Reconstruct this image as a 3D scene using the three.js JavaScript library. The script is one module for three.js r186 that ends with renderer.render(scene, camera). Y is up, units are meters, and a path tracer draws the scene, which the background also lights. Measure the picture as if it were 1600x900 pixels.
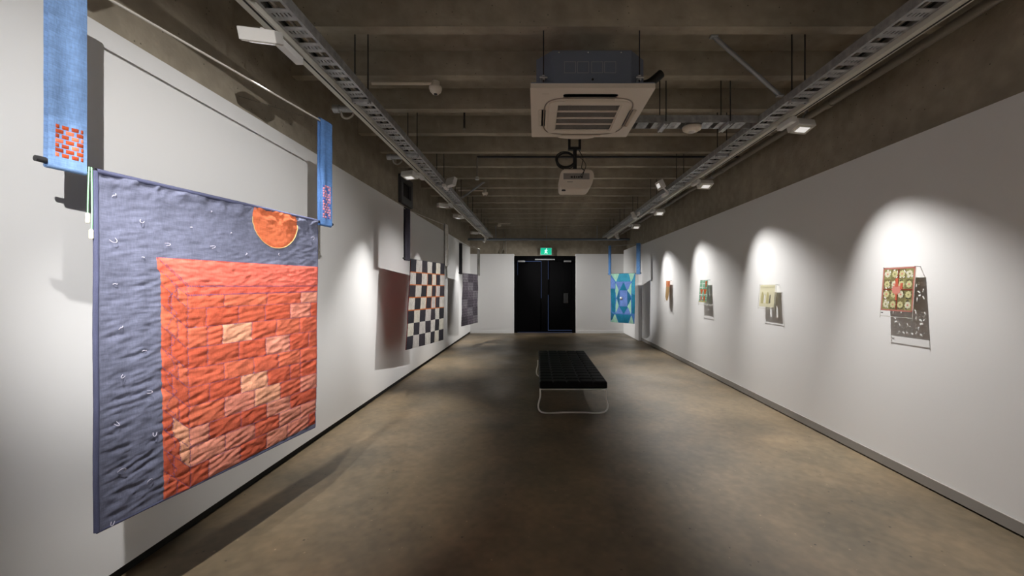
import * as THREE from 'three';
import { mergeGeometries } from 'three/addons/utils/BufferGeometryUtils.js';
import { RoundedBoxGeometry } from 'three/addons/geometries/RoundedBoxGeometry.js';
import { RectAreaLightUniformsLib } from 'three/addons/lights/RectAreaLightUniformsLib.js';
import { ImprovedNoise } from 'three/addons/math/ImprovedNoise.js';
RectAreaLightUniformsLib.init();

// ------------------------------------------------------------------ camera, sky, exposure
const scene = new THREE.Scene();
const FOCAL = 610, VPX = 838, VPY = 448, EYE = 1.4;
const camera = new THREE.PerspectiveCamera(2 * Math.atan(450 / FOCAL) * 180 / Math.PI, 16 / 9, 0.05, 100);
camera.position.set(0, EYE, 0);
camera.lookAt(0, EYE, -10);
camera.setViewOffset(1600, 900, 800 - VPX, 450 - VPY, 1600, 900);
camera.updateProjectionMatrix();
const renderer = new THREE.WebGLRenderer({ antialias: true });
renderer.toneMapping = THREE.LinearToneMapping;
renderer.toneMappingExposure = 1.0;
renderer.shadowMap.enabled = true;
scene.background = new THREE.Color().setRGB(0.22, 0.33, 0.70);     // dusk sky, seen only round the edges of the door
scene.backgroundIntensity = 0.18;

// lamp strengths (candela) and colour
const LAMP = new THREE.Color().setRGB(1.0, 0.975, 0.945);
const ART_CD = 21, QUILT_CD = 112, LEFT_CD = 16;

// ------------------------------------------------------------------ helpers
let seed = 20240611;
const rnd = () => { seed = (seed * 1664525 + 1013904223) >>> 0; return seed / 4294967296; };
const rr = (a, b) => a + (b - a) * rnd();
const used = {};
function numbered(n) { const k = used[n] = (used[n] ?? -1) + 1; return k ? n + '_' + String(k).padStart(3, '0') : n; }
function shadow(o) { o.traverse(c => { if (c.isMesh) { c.castShadow = true; c.receiveShadow = true; } }); return o; }
function part(name, geo, mat, parent, label) {
  const m = new THREE.Mesh(geo, mat); m.name = name; m.castShadow = m.receiveShadow = true;
  if (label) m.userData.label = label;
  parent.add(m); return m;
}
function thing(name, label, category, group) {
  const g = new THREE.Group(); g.name = numbered(name); g.userData = { label, category };
  if (group) g.userData.group = group;
  scene.add(g); return g;
}
function settle(g) {                               // move the group's origin to the thing's base
  g.updateMatrixWorld(true);
  const b = new THREE.Box3().setFromObject(g), c = b.getCenter(new THREE.Vector3()); c.y = b.min.y;
  for (const k of g.children) k.position.sub(c);
  g.position.add(c); return g;
}
function struct(name, geo, mat, label, category) {
  const m = new THREE.Mesh(geo, mat); m.name = name; m.castShadow = m.receiveShadow = true;
  m.userData = { kind: 'structure', label, category }; scene.add(m); return m;
}
const V = (x, y, z) => new THREE.Vector3(x, y, z);
// world point from depth Z in front of the camera, sideways X, height Yc above the eye
const W = (X, Yc, Z) => V(X, EYE + Yc, -Z);
function uvm(g) {                                   // uv in metres by the dominant axis
  if (g.index) g = g.toNonIndexed();
  const p = g.attributes.position, n = g.attributes.normal, uv = new Float32Array(p.count * 2);
  for (let i = 0; i < p.count; i++) {
    const ax = Math.abs(n.getX(i)), ay = Math.abs(n.getY(i)), az = Math.abs(n.getZ(i));
    const [a, b] = ay >= ax && ay >= az ? [p.getX(i), p.getZ(i)] : ax >= az ? [p.getZ(i), p.getY(i)] : [p.getX(i), p.getY(i)];
    uv[2 * i] = a; uv[2 * i + 1] = b;
  }
  g.setAttribute('uv', new THREE.BufferAttribute(uv, 2)); return g;
}
function box(x0, x1, y0, y1, z0, z1) {              // world box from limits
  const g = new THREE.BoxGeometry(Math.abs(x1 - x0), Math.abs(y1 - y0), Math.abs(z1 - z0));
  g.translate((x0 + x1) / 2, (y0 + y1) / 2, (z0 + z1) / 2); return uvm(g);
}
function rbox(w, h, d, r, x = 0, y = 0, z = 0, seg = 2) { const g = new RoundedBoxGeometry(w, h, d, seg, r); g.translate(x, y, z); return g; }
function bar(a, b, r, seg = 10) {
  const d = b.clone().sub(a), g = new THREE.CylinderGeometry(r, r, d.length(), seg);
  g.applyQuaternion(new THREE.Quaternion().setFromUnitVectors(V(0, 1, 0), d.clone().normalize()));
  g.translate((a.x + b.x) / 2, (a.y + b.y) / 2, (a.z + b.z) / 2); return g;
}
function tube(pts, r, seg = 24, rad = 6, closed = false) { return new THREE.TubeGeometry(new THREE.CatmullRomCurve3(pts, closed), seg, r, rad, closed); }
const plain = g => { const h = g.index ? g.toNonIndexed() : g; for (const k of Object.keys(h.attributes)) if (!['position', 'normal', 'uv'].includes(k)) h.deleteAttribute(k); return h; };
const merge = list => mergeGeometries(list.map(plain));

// ------------------------------------------------------------------ procedural textures
function hash(x, y, s) { let h = (x * 374761393 + y * 668265263 + s * 1442695041) | 0; h = Math.imul(h ^ (h >>> 13), 1274126177); return ((h ^ (h >>> 16)) >>> 0) / 4294967296; }
function vnoise(x, y, per, s) {
  const xi = Math.floor(x), yi = Math.floor(y), fx = x - xi, fy = y - yi, u = fx * fx * (3 - 2 * fx), v = fy * fy * (3 - 2 * fy), m = a => ((a % per) + per) % per;
  const a = hash(m(xi), m(yi), s), b = hash(m(xi + 1), m(yi), s), c = hash(m(xi), m(yi + 1), s), d = hash(m(xi + 1), m(yi + 1), s);
  return a + (b - a) * u + (c - a) * v + (a - b - c + d) * u * v;
}
function fbm(x, y, per, oct, s) { let t = 0, a = 0.5, n = 0; for (let o = 0; o < oct; o++) { t += a * vnoise(x, y, per, s + o); n += a; a *= 0.5; x *= 2; y *= 2; per *= 2; } return t / n; }
function dataTex(n, metres, fn, srgb = true) {
  const d = new Uint8Array(n * n * 4);
  for (let j = 0; j < n; j++) for (let i = 0; i < n; i++) { const c = fn(i / n, j / n), k = 4 * (j * n + i); for (let q = 0; q < 3; q++) d[k + q] = Math.max(0, Math.min(255, Array.isArray(c) ? c[q] : c)); d[k + 3] = 255; }
  const t = new THREE.DataTexture(d, n, n); t.wrapS = t.wrapT = THREE.RepeatWrapping; t.magFilter = THREE.LinearFilter; t.minFilter = THREE.LinearMipmapLinearFilter; t.generateMipmaps = true;
  t.repeat.set(1 / metres, 1 / metres); if (srgb) t.colorSpace = THREE.SRGBColorSpace; t.needsUpdate = true; return t;
}
const concreteMap = dataTex(1024, 3.2, (u, v) => {
  const a = fbm(u * 5, v * 5, 5, 5, 3), b = fbm(u * 40, v * 40, 40, 3, 17), s = fbm(u * 20, v * 2, 20, 3, 29);
  let k = 0.95 + 0.16 * (a - 0.5) + 0.16 * (b - 0.5) + 0.10 * (s - 0.5);
  if (hash(Math.floor(u * 512), Math.floor(v * 512), 7) > 0.9985) k *= 0.55;
  return [166 * k, 156 * k, 139 * k];
});
const concreteBump = dataTex(512, 1.6, (u, v) => 255 * (0.6 * fbm(u * 12, v * 12, 12, 4, 41) + 0.4 * fbm(u * 90, v * 90, 90, 2, 47)), false);
const floorMap = dataTex(1024, 5.0, (u, v) => {
  const a = fbm(u * 4, v * 4, 4, 5, 61), b = fbm(u * 14, v * 14, 14, 4, 71), c = fbm(u * 120, v * 120, 120, 2, 83);
  let k = 0.80 + 0.42 * (a - 0.5) + 0.26 * (b - 0.5) + 0.16 * (c - 0.5);
  const h = hash(Math.floor(u * 640), Math.floor(v * 640), 5);
  if (h > 0.9994) k *= 0.5; else if (h < 0.0005) k *= 1.3;
  return [132 * k + 6 * (b - 0.5), 116 * k, 92 * k - 4 * (b - 0.5)];
});
const floorRough = dataTex(512, 3.1, (u, v) => { const a = fbm(u * 6, v * 6, 6, 5, 91); const r = 114 + 56 * (a - 0.5); return [r, r, r]; }, false);
const paintBump = dataTex(512, 0.8, (u, v) => 255 * fbm(u * 80, v * 80, 80, 3, 101), false);
const weaveBump = dataTex(512, 0.12, (u, v) => 127 + 60 * Math.sin(u * 2 * Math.PI * 48) * Math.sin(v * 2 * Math.PI * 48) + 90 * (fbm(u * 16, v * 16, 16, 4, 113) - 0.5), false);
const clothMap = dataTex(512, 0.35, (u, v) => { const a = fbm(u * 6, v * 6, 6, 4, 131), b = fbm(u * 120, v * 20, 20, 2, 137), c = fbm(u * 20, v * 120, 20, 2, 139); const k = 225 + 46 * (a - 0.5) + 34 * (b - 0.5) + 34 * (c - 0.5); return [k, k, k]; });
const galvMap = dataTex(256, 0.3, (u, v) => { const a = fbm(u * 10, v * 10, 10, 3, 151); const k = 200 + 70 * (a - 0.5); return [k, k, k + 3]; });

// ------------------------------------------------------------------ materials
const S = (color, roughness = 0.8, extra = {}) => new THREE.MeshStandardMaterial({ color, roughness, ...extra });
const M = {
  white: S(0xe8e8e8, 0.9, { bumpMap: paintBump, bumpScale: 0.00015 }),
  concrete: S(0xffffff, 0.92, { map: concreteMap, bumpMap: concreteBump, bumpScale: 0.004 }),
  floor: new THREE.MeshPhysicalMaterial({ color: 0xffffff, map: floorMap, roughness: 1, roughnessMap: floorRough, bumpMap: concreteBump, bumpScale: 0.0008, specularIntensity: 0.9 }),
  greySkirt: S(0x8f8b86, 0.6), blackGap: S(0x14130f, 0.9), black: S(0x0a0a0b, 0.6), doorBlack: new THREE.MeshPhysicalMaterial({ color: 0x040405, roughness: 0.95, specularIntensity: 0.15 }),
  galv: S(0xcfd0ce, 0.4, { metalness: 0.35, map: galvMap }), trackWhite: S(0xcac7bd, 0.5), lampWhite: S(0xd9d7d4, 0.5),
  pipe: S(0x8b857b, 0.5, { metalness: 0.3 }), steel: S(0x9a9c9f, 0.4, { metalness: 0.4 }), chrome: S(0xe4e4e2, 0.28, { metalness: 0.75 }),
  acBody: S(0x6f7788, 0.55, { metalness: 0.25 }), acPanel: S(0xd8cdbf, 0.55), acDark: S(0x201f1f, 0.8), acMesh: S(0x8b8681, 0.7), acFlap: S(0xcfc3b4, 0.55),
  leather: new THREE.MeshPhysicalMaterial({ color: 0x040404, roughness: 0.6, specularIntensity: 0.35 }),
  slate: S(0x73778f, 0.95, { map: clothMap, bumpMap: weaveBump, bumpScale: 0.0009 }),
  slateDark: S(0x5c6080, 0.95, { map: clothMap, bumpMap: weaveBump, bumpScale: 0.0006 }),
  thread: S(0xc9c5d6, 0.9), stitch: S(0x7d5a86, 0.95),
  greenCord: S(0x8fc79a, 0.8), toggle: S(0xe9e3cf, 0.6), rodDark: S(0x2a2a2c, 0.6), rodPale: S(0xb9b4ac, 0.85), wire: S(0xa9a9a8, 0.4, { metalness: 0.6 }),
};
const cloth = (c, extra) => S(c, 0.95, { map: clothMap, bumpMap: weaveBump, bumpScale: 0.0009, ...extra });

// ------------------------------------------------------------------ the room
const XL = -1.99, XR = 2.72, XR2 = 2.63, ZE = 11.75, ZB = -4.6, HL = 2.6, HR = 2.49, HE = 2.385, CL = -2.03, CR = 2.77, JB = 3.15, SL = 3.35;
const DX0 = -0.674, DX1 = 1.194, DH = 2.335;
struct('floor', box(CL - .2, CR + .2, -.15, 0, -ZB + .2, -12.0), M.floor, 'polished brown-grey concrete floor', 'floor');
const ceiling = struct('ceiling', box(CL - .2, CR + .2, SL, SL + .2, -ZB + .2, -ZE - .45), M.concrete, 'dark raw concrete ceiling with cross joists', 'ceiling');
{ const jg = box(CL - .1, CR + .1, JB, SL + .05, -.041, .041);
  for (let k = -11; k <= 15; k++) { const j = part('joist', jg, M.concrete, ceiling); j.position.z = -(2.666 + .608 * k); } }
struct('wall_left_concrete', box(CL - .2, CL, 0, SL, -ZB, -ZE - .45), M.concrete, 'raw concrete wall rising behind the left white wall', 'wall');
struct('wall_right_concrete', box(CR, CR + .2, 0, SL, -ZB, -ZE - .45), M.concrete, 'dark brown concrete wall rising behind the right white wall', 'wall');
struct('wall_left', merge([box(CL, XL, .055, HL, -ZB, -ZE)]), M.white, 'white gallery wall carrying three hanging quilts', 'wall');
struct('baseboard_left', box(CL, XL - .022, 0, .055, -ZB, -ZE), M.blackGap, 'black recessed skirting under the left white wall', 'baseboard');
struct('wall_right', box(XR, CR, .01, HR, -ZB, -10.05), M.white, 'white gallery wall with four small hanging prints', 'wall');
struct('wall_right_end', box(XR2, CR, .01, HR, -10.05, -ZE), M.white, 'projecting end piece of the right white wall by the blue quilt', 'wall');
struct('baseboard_right', box(XR - .012, XR, .012, .082, -ZB, -10.05), M.greySkirt, 'grey skirting board along the right white wall', 'baseboard');
struct('wall_end_left', box(XL, DX0, 0, HE, -ZE, -ZE - .2), M.white, 'short white end wall between dark quilt and black door', 'wall');
struct('wall_end_right', box(DX1, XR2, 0, HE, -ZE, -ZE - .2), M.white, 'short white end wall between black door and blue quilt', 'wall');
struct('baseboard_end_left', box(XL, DX0, 0, .075, -ZE + .015, -ZE), M.white, 'white skirting board of the end wall by the dark quilt', 'baseboard');
struct('baseboard_end_right', box(DX1, XR2, 0, .075, -ZE + .015, -ZE), M.white, 'white skirting board of the end wall by the blue quilt', 'baseboard');
struct('wall_end_concrete', merge([box(CL, DX0, 0, SL, -ZE - .2, -ZE - .45), box(DX1, CR, 0, SL, -ZE - .2, -ZE - .45), box(DX0, DX1, DH, SL, -ZE - .2, -ZE - .45)]), M.concrete, 'dark concrete end wall above the black door', 'wall');
struct('wall_back', box(CL - .2, CR + .2, 0, SL, -ZB, -ZB + .2), M.white, 'white wall closing the near end of the room', 'wall');
{ // double door with a narrow daylight gap round its leaves
  const d = new THREE.Group(); d.name = 'door_1'; d.userData = { kind: 'structure', label: 'black double exit door with blue daylight at its edges', category: 'door' }; scene.add(d);
  const z0 = -ZE - .10, z1 = -ZE - .20;
  part('door_frame', box(DX0, DX0 + .1, 0, DH, z0, z1), M.doorBlack, d);
  part('door_frame', box(DX1 - .1, DX1, 0, DH, z0, z1), M.doorBlack, d);
  part('door_frame', box(DX0 + .1, DX1 - .1, DH - .15, DH, z0, z1), M.doorBlack, d);
  part('door_post', box(.155, .355, .06, DH - .15, z0, z1), M.doorBlack, d);
  part('threshold', box(DX0 + .1, DX1 - .1, 0.022, .06, z0, z1), M.doorBlack, d);
  const leaf = (a, b, gt, gb) => { const l = part('door_leaf', merge([box(a, b, .06 + gb, DH - .15 - gt, z0 - .03, z1 + .02)]), M.doorBlack, d); return l; };
  const l1 = leaf(DX0 + .108, .143, .02, .004), l2 = leaf(.368, DX1 - .106, .004, .02);
  part('rubber_seal', box(DX0 + .098, DX0 + .11, .06, 1.75, z0 - .035, z1 + .02), M.doorBlack, l1);
  part('rubber_seal', box(DX1 - .108, DX1 - .098, .06, DH - .15, z0 - .035, z1 + .02), M.doorBlack, l2);
  part('rubber_seal', box(.14, .158, .07, 1.05, z0 - .035, z1 + .02), M.doorBlack, l1);
  part('rubber_seal', box(.352, .371, 1.15, 1.62, z0 - .035, z1 + .02), M.doorBlack, l2);
  part('door_closer', rbox(.22, .05, .06, .012, DX0 + .22, DH - .165, z0 + .03), M.steel, d);
  part('door_closer', rbox(.22, .05, .06, .012, DX1 - .25, DH - .165, z0 + .03), M.steel, d);
  part('closer_rail', rbox(.6, .035, .04, .01, .26, DH - .11, z0 + .02), M.steel, d);
  part('push_plate', rbox(.14, .3, .012, .004, .9, 1.05, z0 - .024), S(0x0d0d0e, .7), l2);
}

// ------------------------------------------------------------------ cable trays, tracks
const TY = 2.8175;
const rungGeo = (() => { const s = new THREE.Shape([[-.073, -.052], [.073, -.052], [.073, .052], [-.073, .052]].map(p => new THREE.Vector2(...p)));
  for (let k = 0; k < 5; k++) { const x = -.048 + .024 * k; s.holes.push(new THREE.Path([[x - .0045, -.016], [x - .0045, .016], [x + .0045, .016], [x + .0045, -.016]].map(p => new THREE.Vector2(...p)))); }
  const g = new THREE.ExtrudeGeometry(s, { depth: .004, bevelEnabled: false }); g.rotateX(Math.PI / 2); g.scale(.875, 1, .875); return uvm(g); })();
function cableTray(name, label, xa, xb, za, zb, rodsZ, side) {    // runs along z
  const t = thing(name, label, 'cable tray', 'cable trays under the ceiling'), xc = (xa + xb) / 2, zf = -zb, zn = -za;
  part('side_rail', box(xa - .004, xa, TY - .004, TY + .055, zn, zf), M.galv, t);
  part('side_rail', box(xb, xb + .004, TY - .004, TY + .055, zn, zf), M.galv, t);
  part('edge_strip', box(xa, xa + .012, TY - .004, TY, zn, zf), M.galv, t);
  part('edge_strip', box(xb - .012, xb, TY - .004, TY, zn, zf), M.galv, t);
  const n = Math.floor((zb - za) / .14);
  for (let k = 0; k < n; k++) { const r = part('rung', rungGeo, M.galv, t); r.position.set(xc, TY, -(za + .07 + .14 * k)); }
  for (const z of rodsZ) {
    part('hanger_strut', box(xa, xb, TY - .028, TY - .005, -z - .02, -z + .02), M.galv, t);
    for (const x of [xa + .014, xb - .014]) part('threaded_rod', bar(V(x, TY - .03, -z), V(x, SL, -z), .005, 8), M.rodDark, t);
  }
  for (let k = 0; k < 3; k++) { const y = TY + .014, pts = []; for (let q = 0; q <= 24; q++) pts.push(V(xc - .036 + .033 * k + .01 * Math.sin(q * 1.7 + k * 2), y + .004 * k, -(za + .05 + (zb - za - .1) * q / 24))); part('cable', tube(pts, .0085, 70, 6), k === 1 ? M.rodPale : M.black, t); }
  return t;
}
const rodsZ = []; for (let k = -5; k < 7; k++) rodsZ.push(2.955 + 1.216 * k);
const tL = cableTray('cable_tray', 'long perforated steel cable tray over the wall of brick and checkered quilts', -1.387, -1.26, -4.2, 11.3, rodsZ);
const tR = cableTray('cable_tray', 'long perforated steel cable tray over the wall of small prints', 1.92, 2.047, -4.2, 11.3, rodsZ);
settle(tL); settle(tR);
for (const [label, a, b] of [['diagonal steel brace from the joists to the tray over the prints', W(1.24, 1.75, 2.73), W(1.885, 1.48, 3.02)], ['diagonal steel brace from the joists to the tray past the checkered quilt', W(-.89, 1.75, 6.56), W(-1.225, 1.48, 6.475)]]) {
  const t = thing('tray_brace', label, 'brace', 'diagonal tray braces'); part('bar', bar(a, b, .016, 4), M.steel, t);
  for (const p of [a, b]) part('foot_plate', rbox(.05, .012, .04, .003, p.x, p.y - .002, p.z), M.steel, t);
  settle(t);
}
{ // short cross tray with its own straps
  const t = thing('cable_tray', 'short cross cable tray between ceiling unit and long tray', 'cable tray', 'cable trays under the ceiling'), y = TY, z0 = -3.36, z1 = -3.49;
  part('side_rail', box(.85, 1.91, y - .004, y + .06, z0, z0 - .004), M.galv, t);
  part('side_rail', box(.85, 1.91, y - .004, y + .06, z1, z1 - .004), M.galv, t);
  const g = rungGeo.clone(); g.rotateY(Math.PI / 2);
  for (let k = 0; k < 7; k++) { const r = part('rung', g, M.galv, t); r.position.set(0.925 + .14 * k, y, (z0 + z1) / 2); }
  for (const x of [1.11, 1.66]) { part('hanger_strut', box(x - .02, x + .02, y - .028, y - .005, z0 + .03, z1 - .03), M.galv, t); for (const z of [z0 + .02, z1 - .02]) part('threaded_rod', bar(V(x, y - .03, z), V(x, SL, z), .005, 8), M.rodDark, t); }
  settle(t);
  const d = thing('ceiling_speaker', 'round cream disc fixed under the short cross tray', 'speaker');
  const c = W(1.365, 1.388, 3.425);
  part('housing', (() => { const q = new THREE.LatheGeometry([[0, -.03], [.05, -.026], [.076, -.012], [.08, .004], [.08, .014], [0, .014]].map(p => new THREE.Vector2(...p)), 28); q.translate(c.x, c.y, c.z); return q; })(), M.acPanel, d);
  part('centre_cap', (() => { const q = new THREE.SphereGeometry(.028, 16, 8); q.scale(1, .5, 1); q.translate(c.x, c.y - .028, c.z); return q; })(), M.lampWhite, d);
  settle(d);
}
function track(label, x0, x1) {
  const t = thing('lighting_track', label, 'light track', 'lighting tracks beside the trays');
  part('rail', box(x0, x1, TY - .035, TY + .005, 4.2, -11.3), M.trackWhite, t);
  const xm = (x0 + x1) / 2;
  part('contact_slot', box(xm + .006, xm + .018, TY - .0365, TY - .034, 4.2, -11.3), M.acDark, t);
  return settle(t);
}
track('pale lighting track along the tray above the quilts wall', -1.4525, -1.393);
track('pale lighting track along the tray above the prints wall', 2.053, 2.113);

// ------------------------------------------------------------------ lamps
const lensMat = new THREE.MeshStandardMaterial({ color: 0xffffff, roughness: 0.4, emissive: LAMP, emissiveIntensity: 0.55 });
const housingGeo = rbox(.17, .12, .06, .006), driverGeo = rbox(.045, .045, .2, .006), lensGeo = rbox(.1, .06, .006, .002), rimGeo = rbox(.155, .105, .008, .002);
function lamp(label, trackX, z, head, target, cd, angle, penumbra = 1, soft = .6) {
  const g = thing('track_spotlight', label, 'spotlight', 'spotlights on the lighting tracks'), h = head.clone(), dir = target.clone().sub(h).normalize();
  const dr = part('driver_box', driverGeo, M.lampWhite, g); dr.position.set(trackX, TY - .062, -z);
  part('arm', bar(V(trackX, TY - .075, h.z), h, .012, 8), M.lampWhite, g);
  const hd = part('housing', housingGeo, M.lampWhite, g); hd.position.copy(h);
  hd.quaternion.setFromRotationMatrix(new THREE.Matrix4().lookAt(h, h.clone().sub(dir), V(0, 1, 0.001)));
  const rim = part('rim', rimGeo, M.trackWhite, hd); rim.position.z = .030;
  const ln = part('lens', lensGeo, lensMat, hd); ln.position.z = .033;
  settle(g);
  if (cd > 0) {
    const s = new THREE.SpotLight(LAMP, cd, 0, angle * Math.PI / 180, penumbra, 2); s.name = g.name + '_beam';
    s.position.copy(h).addScaledVector(dir, .05); s.target.position.copy(target); s.castShadow = true; s.shadow.radius = soft;
    scene.add(s, s.target);
  }
  return g;
}
const TLX = -1.423, TRX = 2.083;
// prints wall: one lamp for each print, each standing farther down the track than its print
const artZ = [2.89, 4.53, 6.25, 7.95], headZ = [3.25, 5.1, 7.0, 8.65], run = [1.15, 1.7, 2.1, 2.0];
const artNames = ['pink framed rosette print', 'cream arch print', 'mint and orange print', 'orange ribbon print'];
for (let i = 0; i < 4; i++) lamp('white track spotlight lighting the ' + artNames[i], TRX, headZ[i], W(2.205, 1.335, headZ[i]), W(2.44, -2.4, headZ[i] - run[i]), ART_CD * (1 + .1 * i), 35, 1, .3);
lamp('white track spotlight lighting the prints wall before its first print', TRX, 1.4, W(2.205, 1.335, 1.4), W(2.45, -2.4, .5), ART_CD * .5, 28);
lamp('white track spotlight aimed at the end wall beside the dark grey quilt', TRX, 10.1, W(2.09, 1.30, 10.1), W(-1.2, -.5, 11.75), 30, 32);
lamp('white track spotlight aimed at the end wall beside the blue quilt', TLX, 10.9, W(-1.44, 1.30, 10.9), W(1.9, -.5, 11.75), 30, 30);
// unseen lamps added behind the camera; bounce off both walls lifts the fill light
lamp('white track spotlight added out of view as fill on the prints wall towards the near end', TRX, -1.3, W(2.205, 1.335, -1.3), W(2.45, -2.4, -1.5), ART_CD * 2.8, 35);
lamp('white track spotlight added out of view as fill on the prints wall at the near end', TRX, -3.3, W(2.205, 1.335, -3.3), W(2.45, -2.4, -3.5), ART_CD * 2.8, 35);
lamp('white track spotlight added out of view as fill on the quilts wall towards the near end', TLX, -1.6, W(-1.5, 1.32, -1.6), W(-1.75, -2.4, -2.0), ART_CD * 2.8, 35);
lamp('white track spotlight added out of view as fill on the quilts wall at the near end', TLX, -3.4, W(-1.5, 1.32, -3.4), W(-1.75, -2.4, -3.6), ART_CD * 2.8, 35);
// cross lights from the prints track to the quilts
lamp('white track spotlight aimed across the room at the brick quilt', 1.895, -2.3, W(1.83, 1.33, -2.3), W(-1.9, .35, 2.25), QUILT_CD, 13);
lamp('white box spotlight aimed across the room at the checkered quilt', 1.895, 5.75, W(1.78, 1.46, 5.6), W(-1.7, -.2, 5.4), 34, 18);
lamp('white track spotlight aimed across the room at the dark grey quilt', 1.895, 7.3, W(1.83, 1.33, 7.3), W(-1.7, -.2, 9.2), 32, 15);
// quilts wall
lamp('white track spotlight hanging beside the brick quilt strap', TLX, 2.25, W(-1.43, 1.305, 2.03), W(-1.85, -2.4, 3.9), LEFT_CD * .8, 28);
lamp('white track spotlight lighting the brick quilt from above', -1.235, .75, W(-1.1, 1.33, .72), W(-1.5, -.85, 2.3), LEFT_CD * 1.8, 25);
lamp('white track spotlight before the checkered quilt', TLX, 4.8, W(-1.52, 1.34, 4.69), W(-1.8, -2.6, 3.9), LEFT_CD * 1.3, 28);
lamp('white track spotlight past the checkered quilt', TLX, 6.5, W(-1.54, 1.34, 6.43), W(-1.85, -2.6, 6.9), LEFT_CD * 1.2, 28);
lamp('white track spotlight before the dark grey quilt', TLX, 7.55, W(-1.5, 1.34, 7.46), W(-1.85, -2.6, 7.6), LEFT_CD * 1.2, 28);
lamp('white track spotlight past the dark grey quilt', TLX, 9.8, W(-1.54, 1.34, 9.7), W(-1.8, -2.6, 10.2), LEFT_CD * 1.2, 28);
lamp('white box spotlight aimed across the room at the blue diamond quilt', -1.235, 5.31, W(-1.16, 1.42, 5.31), W(2.1, -.1, 9.2), 75, 12);

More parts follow.
